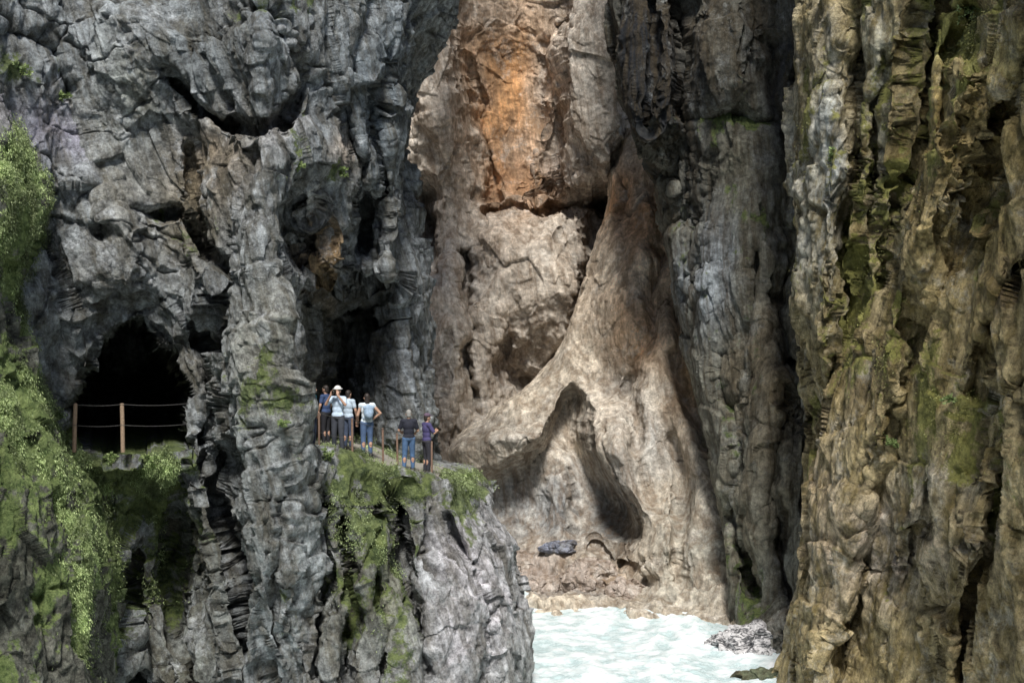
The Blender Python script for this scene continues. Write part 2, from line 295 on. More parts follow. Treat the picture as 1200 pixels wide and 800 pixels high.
# ---------------------------------------------------------------- sloping rib with the hollow
def erow(py,e,Yl,Yr,k=0):
    w=920-e
    return (py,[(e+30,Yl+9),(e+2,Yl+2.5),(e,Yl),(e+w*.08,Yl-.8),(e+w*.3,Yl*.75+Yr*.25-.6),(e+w*.55,Yl*.45+Yr*.55-.3),(e+w*.8,Yl*.2+Yr*.8),(920,Yr)])
rowsE=[erow(150,735,66,60),erow(205,720,65,59),erow(245,716,64.5,58.5),erow(290,702,64,58),erow(350,678,63.2,57),erow(400,662,62.6,56.4),erow(435,640,62.2,56),erow(465,612,61.8,55.5),erow(500,566,61.5,55),erow(528,535,61.2,54.5),erow(560,545,61.2,54),erow(610,556,61.2,53),erow(650,560,60.3,52),erow(685,560,58.8,50.8),erow(702,560,57.3,50),erow(740,560,54.8,48.6),erow(850,560,51,45.5)]
def featE(P,px,py,N):
    D=np.zeros(px.shape)
    ppx,ppy=proj(P); px=px*.5+ppx*.5; py=py*.5+ppy*.5
    # right hand lip of the hollow: an S shaped sweep down to the river
    xc=np.interp(py,[440,465,490,515,540,565,590,615,640,665],[668,682,690,694,702,716,736,750,756,752]); yl=np.interp(px,[535,560,590,615,632,645,656,668,680],[550,552,546,532,512,486,462,448,446])
    s=xc-px; t=py-yl
    m1=sst(-6,22,t)*(1-sst(590,668,py))
    D+=(1.7*sst(-6,26,s)+1.5*sst(-4,12,s)*np.exp(-(np.clip(s-18,0,999)/48)**2)*sst(455,540,py)+.9*sst(-4,16,s)*(1-sst(520,560,py)))*m1
    D-=1.2*np.exp(-(np.clip(np.abs(s+22),0,99)/26)**2)*sst(430,500,py)*(1-sst(640,690,py))
    D-=.9*blob(px,py,655,590,20,60,1.5)       # rounded scour rib inside
    D-=1.2*blob(px,py,785,450,50,90,1.3); D-=1.2*blob(px,py,815,610,40,80,1.3); D+=.9*blob(px,py,780,540,22,80)
    D-=.9*blob(px,py,600,508,50,16); D-=1.2*blob(px,py,735,340,36,80,1.3); D+=.7*blob(px,py,710,440,30,35)
    D-=.9*blob(px,py,610,660,40,22)+1.1*blob(px,py,695,672,35,22)
    for pl,w,d in [([(800,330),(790,430),(830,520)],8,1.1),([(760,240),(755,300)],14,-.8),([(790,520),(800,590),(790,680)],7,.9),([(700,640),(760,680)],6,1.),([(775,300),(765,380),(735,450),(745,520)],9,.9)]:
        D+=d*np.exp(-(seg(px,py,pl)/w)**2)
    return push(P,D,px)
octE=[('n',4.5,.05,(1,1,.7)),('p',4.,.05,(1,1,.6)),('p',1.6,.05,(1,1,.5)),('f',2.,.035,(1,1,.4)),('n',1.2,.03,(1,1,.6)),('c',3.4,.04,(1,1,.35)),('p',.5,.08,(1,1,.7)),('f',.6,.04,(1,1,.8)),('n',.3,.07,(1,1,1))]
paintE=[(750,245,35,50,(.68,.40,.21),1.),(735,350,60,80,(.76,.60,.45),.8),(745,385,35,40,(.68,.43,.24),.7),(630,590,90,50,(.44,.44,.43),.9),(620,660,70,25,(.54,.45,.39),.8),(710,670,35,20,(.58,.42,.29),.8),(650,690,90,18,(.36,.33,.30),.8),(810,640,50,70,(.50,.49,.42),.7),(600,505,70,20,(.82,.76,.67),.9),(865,580,28,120,(.22,.20,.145),.7),(722,590,20,55,(.17,.17,.165),.8),(700,480,40,40,(.72,.64,.54),.6),(800,440,25,80,(.60,.41,.24),.7),(770,300,25,60,(.62,.43,.28),.6),(750,520,40,70,(.64,.61,.56),.7)]  # dark blob beside the lip paints the hollow's shade into the colour
def ampE(px,py,P): return 1+1.8*sst(635,665,py)
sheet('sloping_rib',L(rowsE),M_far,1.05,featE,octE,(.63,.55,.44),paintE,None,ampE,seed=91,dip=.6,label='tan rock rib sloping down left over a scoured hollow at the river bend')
# ---------------------------------------------------------------- dark right pillar
def frow(py,e,Ye,Yr): 
    w=965-e
    return (py,[(e+45,Ye+10),(e+4,Ye+3),(e,Ye),(e+w*.12,Ye-1.2),(e+w*.38,Ye*.7+Yr*.3-.5),(e+w*.7,Ye*.35+Yr*.65),(965,Yr),(1030,Yr)])
rowsF=[frow(-700,690,56,50),frow(-250,705,55.5,50),frow(-50,718,55,49),frow(60,722,55,49),frow(120,730,54.5,49),frow(170,744,54.5,49),frow(200,768,55,49),frow(235,788,55,48.5),frow(330,808,54,48),frow(420,828,53,47.5),frow(500,838,52,47),frow(600,850,51,46.5),frow(700,854,50.3,46),frow(740,862,49,45.5),frow(790,875,46.8,44.5),frow(950,880,44,43)]
def featF(P,px,py,N):
    D=np.zeros(px.shape)
    D-=1.8*blob(px,py,765,90,38,110,2.5)
    D-=1.8*blob(px,py,850,60,40,70,2.5); D-=1.4*blob(px,py,860,260,45,120,2)
    D-=1.*blob(px,py,900,500,25,150,2)
    for pl,w,d in [([(798,0),(800,150),(795,260)],9,2.8),([(905,60),(925,200),(920,420)],9,1.6),([(810,135),(900,135)],6,1.4),([(950,0),(945,300),(945,600)],8,1.4),([(850,420),(865,560),(880,700)],8,1.5),([(885,300),(880,480)],6,1.2),([(740,190),(800,200)],10,2.2),([(930,420),(905,560),(925,700)],7,1.2),([(830,180),(825,330)],5,1.2),([(770,0),(765,150)],6,1.2)]:
        D+=d*np.exp(-(seg(px,py,pl)/w)**2)
    return push(P,D,px)
def mossF(px,py,P,N):
    up=np.clip(N[...,2],0,1); return np.clip(.4*blob(px,py,860,145,50,14)+.25*blob(px,py,860,400,60,200)+.4*blob(px,py,870,700,30,50)+.5*blob(px,py,900,780,30,20),0,1)*(.7+up)
octF=[('p',5.,.11,(1,1,.3)),('p',2.,.13,(1,1,.28)),('f',2.,.10,(1,1,.22)),('c',2.8,.09,(1,1,.2)),('t',2.6,.05,(1,1,1)),('p',.6,.11,(1,1,.4)),('f',.6,.07,(1,1,.4)),('p',.3,.11,(1,1,.6)),('n',.3,.06,(1,1,.7))]
paintF=[(765,80,46,130,(.022,.025,.03),1.1),(820,120,24,160,(.06,.06,.055),.9),(860,200,36,50,(.28,.26,.19),.7),(830,330,26,70,(.36,.39,.41),.9),(895,480,40,120,(.30,.22,.12),.7),(850,30,50,40,(.16,.125,.08),.8),(920,90,24,130,(.06,.06,.06),.8),(860,600,30,100,(.30,.28,.20),.6),(930,300,16,150,(.28,.26,.18),.6)]  # near-black blob at upper left paints the overhang's shadow into the colour
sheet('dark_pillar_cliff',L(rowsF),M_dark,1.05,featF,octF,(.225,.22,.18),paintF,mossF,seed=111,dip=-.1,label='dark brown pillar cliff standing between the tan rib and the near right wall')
# ---------------------------------------------------------------- near right cliff
def grow(py,e): return (py,[(e+25,52),(e+3,45),(e,41),(e+25,39.3),(1010,37.5),(1060,35.5),(1130,32.5),(1220,29),(1420,22),(2000,12)])
rowsG=[grow(a,b) for a,b in [(-700,925),(-250,935),(-40,944),(100,942),(200,937),(300,940),(360,934),(430,945),(490,958),(550,950),(610,944),(660,944),(710,934),(760,922),(810,908),(1100,870)]]
def featG(P,px,py,N):
    D=np.zeros(px.shape)
    D-=1.7*np.exp(-(seg(px,py,[(1130,100),(1060,330),(1010,520),(975,700),(950,820)])/26)**2)
    D-=.9*np.exp(-(seg(px,py,[(965,0),(965,300),(960,420)])/20)**2)
    D-=1.2*blob(px,py,1110,620,50,90,1.5)
    for pl,w,d in [([(1010,0),(1003,200),(985,420),(970,500)],7,1.9),([(1095,0),(1065,200),(1025,330)],6,1.2),([(1180,120),(1105,350),(1055,500),(1020,620),(995,800)],7,1.7),([(1195,60),(1150,260)],7,1.1),([(1200,320),(1165,370),(1130,460)],8,1.4),([(1200,450),(1160,600),(1130,800)],7,1.3),([(1090,560),(1060,700),(1045,800)],6,1.),([(1040,60),(1025,250),(1000,370)],6,1.),([(1135,0),(1100,160)],6,1.),([(1080,410),(1060,440)],7,1.1)]:
        D+=d*np.exp(-(seg(px,py,pl)/w)**2)
    return push(P,D,px)
def mossG(px,py,P,N):
    up=np.clip(N[...,2],0,1)
    m=.36*blob(px,py,1060,250,110,250)+.4*blob(px,py,960,180,20,60)+.45*blob(px,py,1130,40,50,50)+.36*blob(px,py,1150,500,60,90)+.4*blob(px,py,1010,380,25,120)+.3*blob(px,py,1100,480,40,30)
    return np.clip(m,0,1)*(.7+.9*up)
octG=[('p',4.,.11,(1,1,.22)),('p',1.7,.15,(1,1,.22)),('f',1.8,.13,(1,1,.18)),('p',.9,.07,(1.6,1.6,.18)),('c',2.4,.10,(1,1,.16)),('t',1.8,.07,(1,1,1)),('p',.6,.12,(1,1,.35)),('f',.5,.10,(1,1,.35)),('p',.22,.14,(1,1,.6)),('n',.2,.06,(1,1,.7))]
paintG=[(1060,640,90,60,(.66,.57,.48),.8),(975,600,30,120,(.46,.36,.24),.6),(1130,200,70,160,(.60,.44,.17),.7),(965,220,28,150,(.50,.51,.47),.8),(1182,350,26,30,(.16,.11,.06),.7),(1100,560,40,20,(.72,.70,.66),.7),(1010,430,30,60,(.34,.25,.13),.6),(1150,700,60,80,(.42,.31,.18),.5),(1120,60,80,40,(.46,.42,.18),.6),(1030,130,20,140,(.54,.53,.43),.6)]
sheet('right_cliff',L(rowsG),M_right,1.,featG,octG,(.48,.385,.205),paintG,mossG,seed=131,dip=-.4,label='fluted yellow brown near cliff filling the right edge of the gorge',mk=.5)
Cb=np.array([[(10.5,13,z),(11.5,-5,z),(8,-28,z),(-8,-28,z),(-13,-5,z),(-12,19,z)] for z in (30,18,8,-3)],float)  # unseen occluding walls around the camera, added to keep sky light off the rock
sheet('unseen_gorge_wall',Cb,M_left,1,None,[('p',5.,.14,(1,1,.5)),('p',2.,.15,(1,1,.5))],(.3,.3,.27),(),None,seed=151,label='unseen gorge walls behind the viewpoint, added to shut out low sky light',fixed=([60]*5,[40,40,30]))
# ---------------------------------------------------------------- river
def rng(*s): return np.concatenate([np.arange(a,b,st) for a,b,st in s])
ys=rng((-30,34,1.),(34,60,.06),(60,75,1.)); xs=rng((-16,-3,1.),(-3,9,.05),(9,20,1.))
X,Y=np.meshgrid(xs,ys); Z=np.zeros_like(X); Pw=np.stack([X,Y,Z],-1).astype(np.float32)
big=fbm(Pw,3.2,5,3,(1,.6,1)); rid=1-np.abs(fbm(Pw+np.float32(.5)*vn(Pw,1.5,3)[...,None],1.1,9,4,(1.4,.5,1)))*1.8
Z=.13*big+.06*rid*np.clip(big+.6,0,1.2)+.035*fbm(Pw,.35,21,4); Z=np.where((X>-3)&(X<9)&(Y>34)&(Y<60),Z,0)
Pw2=np.stack([X,Y,Z],-1); nr,nc=X.shape; idx=np.arange(nr*nc).reshape(nr,nc)
me=npmesh('river',Pw2,np.stack([idx[:-1,:-1],idx[:-1,1:],idx[1:,1:],idx[1:,:-1]],-1)); me.polygons.foreach_set('use_smooth',np.ones(len(me.polygons),bool))
fo=np.clip(.35+.4*rid*np.clip(big+.7,0,1.3)+.4*fbm(Pw,.5,33,4),0,1); me.attributes.new('foam','FLOAT','POINT').data.foreach_set('value',fo.astype(np.float32).ravel())
s=NT('glacier_water'); tc=s.n('ShaderNodeTexCoord').outputs['Object']; fa=s.n('ShaderNodeAttribute',attribute_name='foam').outputs['Fac']
f2=s.noise(tc,7,6,.8)
foam=s.mr(s.math('ADD',fa,s.mr(f2,.3,.7,-.35,.35)),.1,.85,0,1)
s.l(s.mix(foam,(.58,.72,.73),(.93,.955,.96)),s.b.inputs['Base Color']); s.l(s.mr(foam,0,1,.2,.8),s.b.inputs['Roughness']); s.b.inputs['IOR'].default_value=1.33
s.bump(f2,.6,.1)
tag(link('river',me,s.m),'milky turquoise river rushing through the gorge','river',kind='structure')
me=npmesh('riverbed',np.array([(-400,-400,-3),(400,-400,-3),(400,400,-3),(-400,400,-3)]),np.array([0,1,2,3]))
tag(link('riverbed',me,plain('gravel',(.2,.19,.17),.9,3)),'gravel bed under the river','riverbed',kind='structure')
# ---------------------------------------------------------------- path
def pathz(x): return float(np.interp(x,[-9,-5.2,-4,-2.95,-1.6],[7.14,7.12,6.85,6.36,5.98]))
V=[];Q=[]
pxs=np.linspace(-6.0,-2.1,50); 
for i,x in enumerate(pxs):
    yf=np.interp(x,[-6.4,-5.2,-3.4,-2.1],[37.3,37.3,38.5,39.7]); z=pathz(x)
    for j,(yy,dz) in enumerate([(yf,-.35),(yf+.03,-.02),(yf+.1,0),(yf+1.5,.03),(yf+3.2,.03),(yf+4.2,.0)]):
        V.append((x,yy,z+dz+random.uniform(-.015,.015)))
n=6
for i in range(len(pxs)-1):
    for j in range(n-1): a=i*n+j; Q.append((a,a+n,a+n+1,a+1))
me=npmesh('path',np.array(V),np.array(Q)); tag(link('path',me,plain('gravel_path',(.30,.28,.24),.9,14)),'narrow gravel path cut along the ledge','path',kind='structure')
# ---------------------------------------------------------------- leaves
def leafmesh(name,O,D,size,cols,parent=None,wid=.45):
    n=len(O); r=RNG.normal(size=(n,3)); S=np.cross(D,r); S/=np.linalg.norm(S,axis=1,keepdims=True)+1e-9
    s_=size[:,None]; Nn=np.cross(D,S)
    V=np.stack([O,O+D*s_*.5+S*s_*wid*.5+Nn*s_*.06,O+D*s_,O+D*s_*.5-S*s_*wid*.5+Nn*s_*.06],1).reshape(-1,3)
    me=npmesh(name,V,np.arange(4*n)); a=me.attributes.new('leafcol','FLOAT_COLOR','POINT')
    c=np.repeat(np.concatenate([cols,np.ones((n,1))],1),4,0); a.data.foreach_set('color',c.astype(np.float32).ravel())
    return link(name,me,M_leaf,parent)
def greens(n,a=(.12,.19,.06),b=(.42,.52,.2)):
    t=RNG.random((n,1))**1.3; return np.array(a)*(1-t)+np.array(b)*t
def carpet(name,sh,n,reg,label,size=(.04,.11),a=(.14,.21,.07),b=(.46,.56,.24),down=.6,thr=.35,streak=.35,puff=.1,bias=.0):
    S=SH[sh]; px,py=S['px'].ravel(),S['py'].ravel(); m=S['moss'].ravel()
    w=np.zeros(px.shape)
    for cx,cy,rx,ry,k in reg: w+=k*blob(px,py,cx,cy,rx,ry,1.5)
    w*=(m>thr*.4)*(.15+m); P=S['P'].reshape(-1,3); N=S['N'].reshape(-1,3)
    cl=np.clip(fbm(P.astype(np.float32),.7,3,5,(1,1,streak),.65)+bias,0,1); w*=cl**1.4*(.3+np.clip(N[:,2]+.3,0,1))
    w/=w.sum(); i=RNG.choice(len(w),n,p=w)
    O=P[i]+N[i]*RNG.random((n,1))*puff*(.4+2*cl[i][:,None])+RNG.normal(size=(n,3))*.03
    D=N[i]*.6+RNG.normal(size=(n,3))*.5+np.array([0,0,-down]); D/=np.linalg.norm(D,axis=1,keepdims=True)
    sz=RNG.uniform(size[0],size[1],n)
    k=np.clip(.85+.8*fbm(O.astype(np.float32),.6,8,3),.25,1.6)[:,None]
    o=leafmesh(name,O,D,sz,greens(n,a,b)*k,wid=.35); tag(o,label,'plants',kind='stuff')
carpet('hanging_plants','mossy_near_cliff',95000,[(15,270,60,90,1.4),(15,400,45,90,.8),(40,540,50,80,.5),(90,680,50,110,.6)],'carpet of pale green plants hanging down the left edge rock',a=(.18,.25,.09),b=(.58,.68,.32),streak=.14,puff=.08,size=(.025,.08),bias=.08,down=1.6)
carpet('ledge_plants','left_cliff',36000,[(150,552,68,26,1.),(190,620,32,80,.8),(110,530,30,12,.5),(120,680,40,90,.3)],'low leafy plants spilling over the rim below the tunnel',puff=.13,bias=.08,size=(.025,.08),streak=.18,down=1.2,a=(.17,.24,.09),b=(.54,.64,.30))
carpet('rim_grass','path_ledge',32000,[(410,547,54,24,1.2),(452,630,22,85,.8),(545,567,34,20,.8),(395,595,28,65,.7),(490,565,44,16,.8)],'grass and moss along the rim of the ledge below the people',down=1.,size=(.025,.075),a=(.18,.24,.09),b=(.58,.68,.34),bias=.08,streak=.18)
carpet('cliff_moss','right_cliff',8000,[(1060,250,110,250,.5),(1130,40,50,50,1),(1150,500,60,90,.6),(960,180,20,60,.6)],'thin moss and sprigs growing on the right cliff',size=(.025,.07),a=(.16,.16,.05),b=(.44,.43,.15))
M_stem=plain('green_stem',(.08,.09,.03))
def near(sh,x,y):
    S=SH[sh]; d=(S['px']-x)**2+(S['py']-y)**2+np.maximum(0,(S['P'][...,1]-S['P'][...,1].min()))*2.
    i=np.unravel_index(np.argmin(d),d.shape); return S['P'][i],S['N'][i]
def bmobj(name,bm,mat,parent=None,smooth=False):
    me=bpy.data.meshes.new(name); bm.to_mesh(me); bm.free()
    if smooth: me.polygons.foreach_set('use_smooth',np.ones(len(me.polygons),bool))
    return link(name,me,mat,parent)
def tube(bm,pts,rad,n=7):
    pts=[Vector(p) for p in pts]; rings=[]
    for i,p in enumerate(pts):
        d=(pts[min(i+1,len(pts)-1)]-pts[max(i-1,0)]).normalized(); a=d.orthogonal().normalized(); b=d.cross(a); r=rad[i] if hasattr(rad,'__len__') else rad
        rings.append([bm.verts.new(p+(a*math.cos(t)+b*math.sin(t))*r) for t in [2*math.pi*k/n for k in range(n)]])
    for r0,r1 in zip(rings[:-1],rings[1:]):
        for k in range(n): bm.faces.new((r0[k],r0[(k+1)%n],r1[(k+1)%n],r1[k]))
    bm.faces.new(rings[0][::-1]); bm.faces.new(rings[-1])
def plant(sh,x,y,size,label,col=((.15,.22,.07),(.48,.58,.25)),n=5,lf=.1):
    p,nn=near(sh,x,y); root=empty('plant',tuple(p)); tag(root,label,'plant')
    bm=bmesh.new(); O=[];D=[]
    for k in range(n):
        d=Vector(nn)*random.uniform(.5,1)+Vector((random.uniform(-.6,.6),random.uniform(-.4,.2),random.uniform(.3,1.))); d.normalize()
        ln=size*random.uniform(.6,1.1); pts=[Vector((0,0,0)),d*ln*.5,d*ln*.9+Vector((0,0,-ln*.15)),d*ln*1.15+Vector((0,0,-ln*.4))]
        tube(bm,pts,[.012,.01,.007,.004],5)
        for q in range(26):
            t=random.uniform(.2,3)*.999; i=int(t); pp=pts[i].lerp(pts[i+1],t-i) if i<3 else pts[3]
            O.append(pp); v=Vector((random.gauss(0,1),random.gauss(0,1),random.gauss(0,.6)))+d*.5; D.append(v.normalized())
    bmobj('stem',bm,M_stem,root)
    O=np.array([tuple(v) for v in O]);D=np.array([tuple(v) for v in D]); leafmesh('foliage',O,D,RNG.uniform(lf*.6,lf*1.3,len(O)),greens(len(O),*col),root,.55)
for a in [('left_cliff',310,8,.6,'bushy green plant hanging from the top of the left cliff'),
 ('left_cliff',24,88,.6,'dark green plant in the crack at the upper left edge'),
 ('left_cliff',72,118,.35,'tiny plant above the purple grey rock at upper left'),
 ('right_cliff',1052,525,.5,'pale leafy sprig growing halfway up the right cliff'),
 ('right_cliff',1135,12,.5,'green tuft at the very top of the right cliff'),
 ('right_cliff',972,190,.5,'small pale plant on the left edge of the right cliff, high up'),
 ('right_cliff',1120,470,.4,'plant to the upper right of the pale leafy sprig'),
 ('left_cliff',345,200,.4,'olive tuft beside the sunlit block above the cave'),
 ('left_cliff',398,205,.4,'low plant on top of the sunlit block above the cave'),
 ('path_ledge',545,565,.45,'leafy plant at the far end of the ledge'),
 ('left_cliff',175,545,.55,'broad leafy plant on the rim right of the tunnel railing'),
 ('left_cliff',130,548,.5,'leafy plant just below the tunnel railing'),
 ('left_cliff',330,500,.4,'plant on the buttress left of the teal shirted person'),
 ('path_ledge',385,540,.4,'plant at the rim below the person in the white hat')]: plant(*a)
# ---------------------------------------------------------------- boulders
def boulder(px,py,Y,dims,label,mat,color,seed,group=None,rz=0,name='boulder'):
    bm=bmesh.new(); bmesh.ops.create_icosphere(bm,subdivisions=6,radius=1); me=bpy.data.meshes.new(name); bm.to_mesh(me); bm.free()
    n=len(me.vertices); V=np.empty(n*3,np.float32); me.vertices.foreach_get('co',V); V=V.reshape(-1,3)
    V=V*np.array(dims); q=V.astype(np.float32)+seed*9; mx=max(dims)
    V=V*(1+.30*planar(q,mx*.9,seed)+.16*planar(q,mx*.35,seed+3)+.12*facet(q,mx*.4,seed+8)+.08*fbm(q,mx*.2,seed,4))[:,None]; me.vertices.foreach_set('co',V.astype(np.float32).ravel())
    c=np.ones((n,4),np.float32); c[:,:3]=color; me.attributes.new('rockcol','FLOAT_COLOR','POINT').data.foreach_set('color',c.ravel()); me.attributes.new('moss','FLOAT','POINT').data.foreach_set('value',np.zeros(n,np.float32))
    o=link(name,me,mat)
    if Y is None: q=near('sloping_rib',px,py)[0]; x,y,z=q[0],q[1]+dims[1]*.3,q[2]-dims[2]*.1
    else: x,y,z=at(px,py,Y)
    o.location=(x,y,z); o.rotation_euler=(0,0,rz); tag(o,label,'boulder',group); return o
s=NT('banded_stone'); tc=s.n('ShaderNodeTexCoord').outputs['Object']; q=s.noise(tc,3.2,6,.75,1.5,(1,1,2.2))
s.l(s.mix(s.mr(q,.44,.54,0,1),(.06,.06,.065),(.66,.64,.64)),s.b.inputs['Base Color']); s.b.inputs['Roughness'].default_value=.5; s.bump(q,.8,.08); M_band=s.m
boulder(878,757,46.4,(1.3,.9,.68),'jagged pale grey boulder with black marbling at the water edge on the right',M_band,(.2,.2,.2),3,name='marbled_boulder')
boulder(905,806,42.5,(1.3,.9,.7),'dark mossy boulder in front of the marbled boulder, bottom right',M_dark,(.16,.18,.11),4)
boulder(922,742,46.,(.7,.7,.8),'grey boulder wedged between marbled boulder and right cliff',M_dark,(.25,.24,.21),5)
for i,(x,y,Y,d,l) in enumerate([(690,707,55.2,(.5,.4,.22),'small wet stone at far shore, leftmost of the shore stones'),(722,711,54.4,(.6,.4,.26),'wide dark stone in the middle of the far shore'),(745,715,53.4,(.35,.3,.2),'small dark stone right of the wide shore stone'),(768,720,52.6,(.45,.35,.2),'low stone at the far shore below the rock hollow'),(656,640,None,(.75,.6,.28),'blue grey flat boulder inside the rock hollow'),(612,664,None,(1.3,1,.7),'rounded pinkish boulder left of the hollow above the water'),(692,676,None,(1.2,.9,.8),'rounded tan boulder right of centre above the far shore'),(640,688,None,(.9,.7,.5),'broken brown boulder at the foot of the pinkish boulder'),(735,690,None,(.8,.6,.5),'grey boulder right of the tan boulder at the far shore')]):
    boulder(x,y,Y,d,l,M_far if i>4 else M_dark,((.52,.44,.38) if i>4 else (.14,.13,.12)) if i!=4 else (.30,.32,.40),20+i)
# ---------------------------------------------------------------- railings
M_post=plain('weathered_wood',(.30,.21,.14),.8,20); M_steel=plain('dull_steel_wire',(.09,.085,.08),.8,30,.2,0); M_rust=plain('rusty_post',(.22,.14,.10),.7,25)
def railing(name,pts,h,label,r=.045,wires=(.98,.5),mat=M_post,skip=()):
    x0,y0,z0=pts[0]; root=empty(name,(x0,y0,z0)); tag(root,label,'railing')
    for i,p in enumerate(pts):
        if i in skip: continue
        bm=bmesh.new(); b=Vector(p)-Vector(pts[0]); t=Vector((random.uniform(-.03,.03),random.uniform(-.03,.03),0)); tube(bm,[b+Vector((0,0,-.15)),b+Vector((0,0,h*.5))+t*.4,b+Vector((0,0,h-.015))+t,b+Vector((0,0,h))+t],[r,r,r*.97,r*.6],10); bmobj('post',bm,mat,root)
    for w in wires:
        bm=bmesh.new()
        P=[]
        for a,b in zip(pts[:-1],pts[1:]):
            for k in range(8):
                t=k/8; v=Vector(a).lerp(Vector(b),t)-Vector(pts[0]); v.z+=h*w-.04*4*t*(1-t); v.y-=r; P.append(v)
        v=Vector(pts[-1])-Vector(pts[0]); v.z+=h*w; P.append(v); tube(bm,P,.006,5); bmobj('cable',bm,M_steel,root)
def gp(px,Y):
    x=(px-600)/F*Y; return (x,Y,pathz(x))
zt=CZ-(523-400)/F*36.9
railing('tunnel_railing',[((60-600)/F*36.9,36.9,zt),((87-600)/F*36.9,36.9,zt),((144-600)/F*36.9,36.9,zt),((220-600)/F*37.3,37.3,zt)],1.12,'two cable railing with brown posts across the dark tunnel mouth',.055,skip=(0,3))
railing('path_railing',[gp(374,37.5),gp(413,37.9),gp(449,38.5),gp(466,38.9),gp(506,39.8)],1.05,'thin steel post and cable railing in front of the people',.03,mat=M_rust)
# ---------------------------------------------------------------- people
def ell(bm,c,r):
    bmesh.ops.create_uvsphere(bm,u_segments=20,v_segments=12,radius=1,matrix=Matrix.Translation(Vector(c))@Matrix.Diagonal((r[0],r[1],r[2],1)))
def cap(bm,a,b,ra,rb):
    a=Vector(a);b=Vector(b)
    tube(bm,[a,b],[ra,rb],14); bmesh.ops.create_uvsphere(bm,u_segments=14,v_segments=8,radius=ra,matrix=Matrix.Translation(a)); bmesh.ops.create_uvsphere(bm,u_segments=14,v_segments=8,radius=rb,matrix=Matrix.Translation(b))
def melt(name,bm,mat,parent,vox=.012,smooth=4):
    me=bpy.data.meshes.new(name+'_raw'); bm.to_mesh(me); bm.free(); o=bpy.data.objects.new(name+'_raw',me); COL.objects.link(o)
    r=o.modifiers.new('r','REMESH'); r.mode='VOXEL'; r.voxel_size=vox
    if smooth: q=o.modifiers.new('s','SMOOTH'); q.iterations=smooth; q.factor=.5
    dg=bpy.context.evaluated_depsgraph_get(); dg.update(); m2=bpy.data.meshes.new_from_object(o.evaluated_get(dg)); m2.name=name
    bpy.data.objects.remove(o); bpy.data.meshes.remove(me); m2.materials.clear(); m2.polygons.foreach_set('use_smooth',np.ones(len(m2.polygons),bool))
    return link(name,m2,mat,parent)
M_skin=plain('skin',(.50,.30,.21),.55,8,.08,0,.001)
def cloth(n,c): return plain(n,c,.85,12,.18,0,.01)
M_shoe=plain('shoe',(.06,.055,.05),.7)
M_eye=plain('eye',(.02,.015,.01),.3)
def hand(bm,w,d,up):
    w=Vector(w);d=Vector(d).normalized();side=d.cross(Vector(up)).normalized(); nrm=side.cross(d)
    cap(bm,w,w+d*.075,.024,.03); cap(bm,w+d*.05+side*.02,w+d*.08+side*.022,.02,.016); cap(bm,w+d*.05-side*.02,w+d*.08-side*.022,.02,.016)
    for k,l in zip((-1.5,-.5,.5,1.5),(.06,.075,.08,.068)):
        a=w+d*.08+side*.019*k; b=a+d*l*.55-nrm*.01; c=b+d*l*.4-nrm*.03; cap(bm,a,b,.0095,.009); cap(bm,b,c,.009,.0075)
    a=w+d*.03+side*.028; b=a+d*.03+side*.028; cap(bm,a,b,.012,.011); cap(bm,b,b+d*.03,.011,.009)
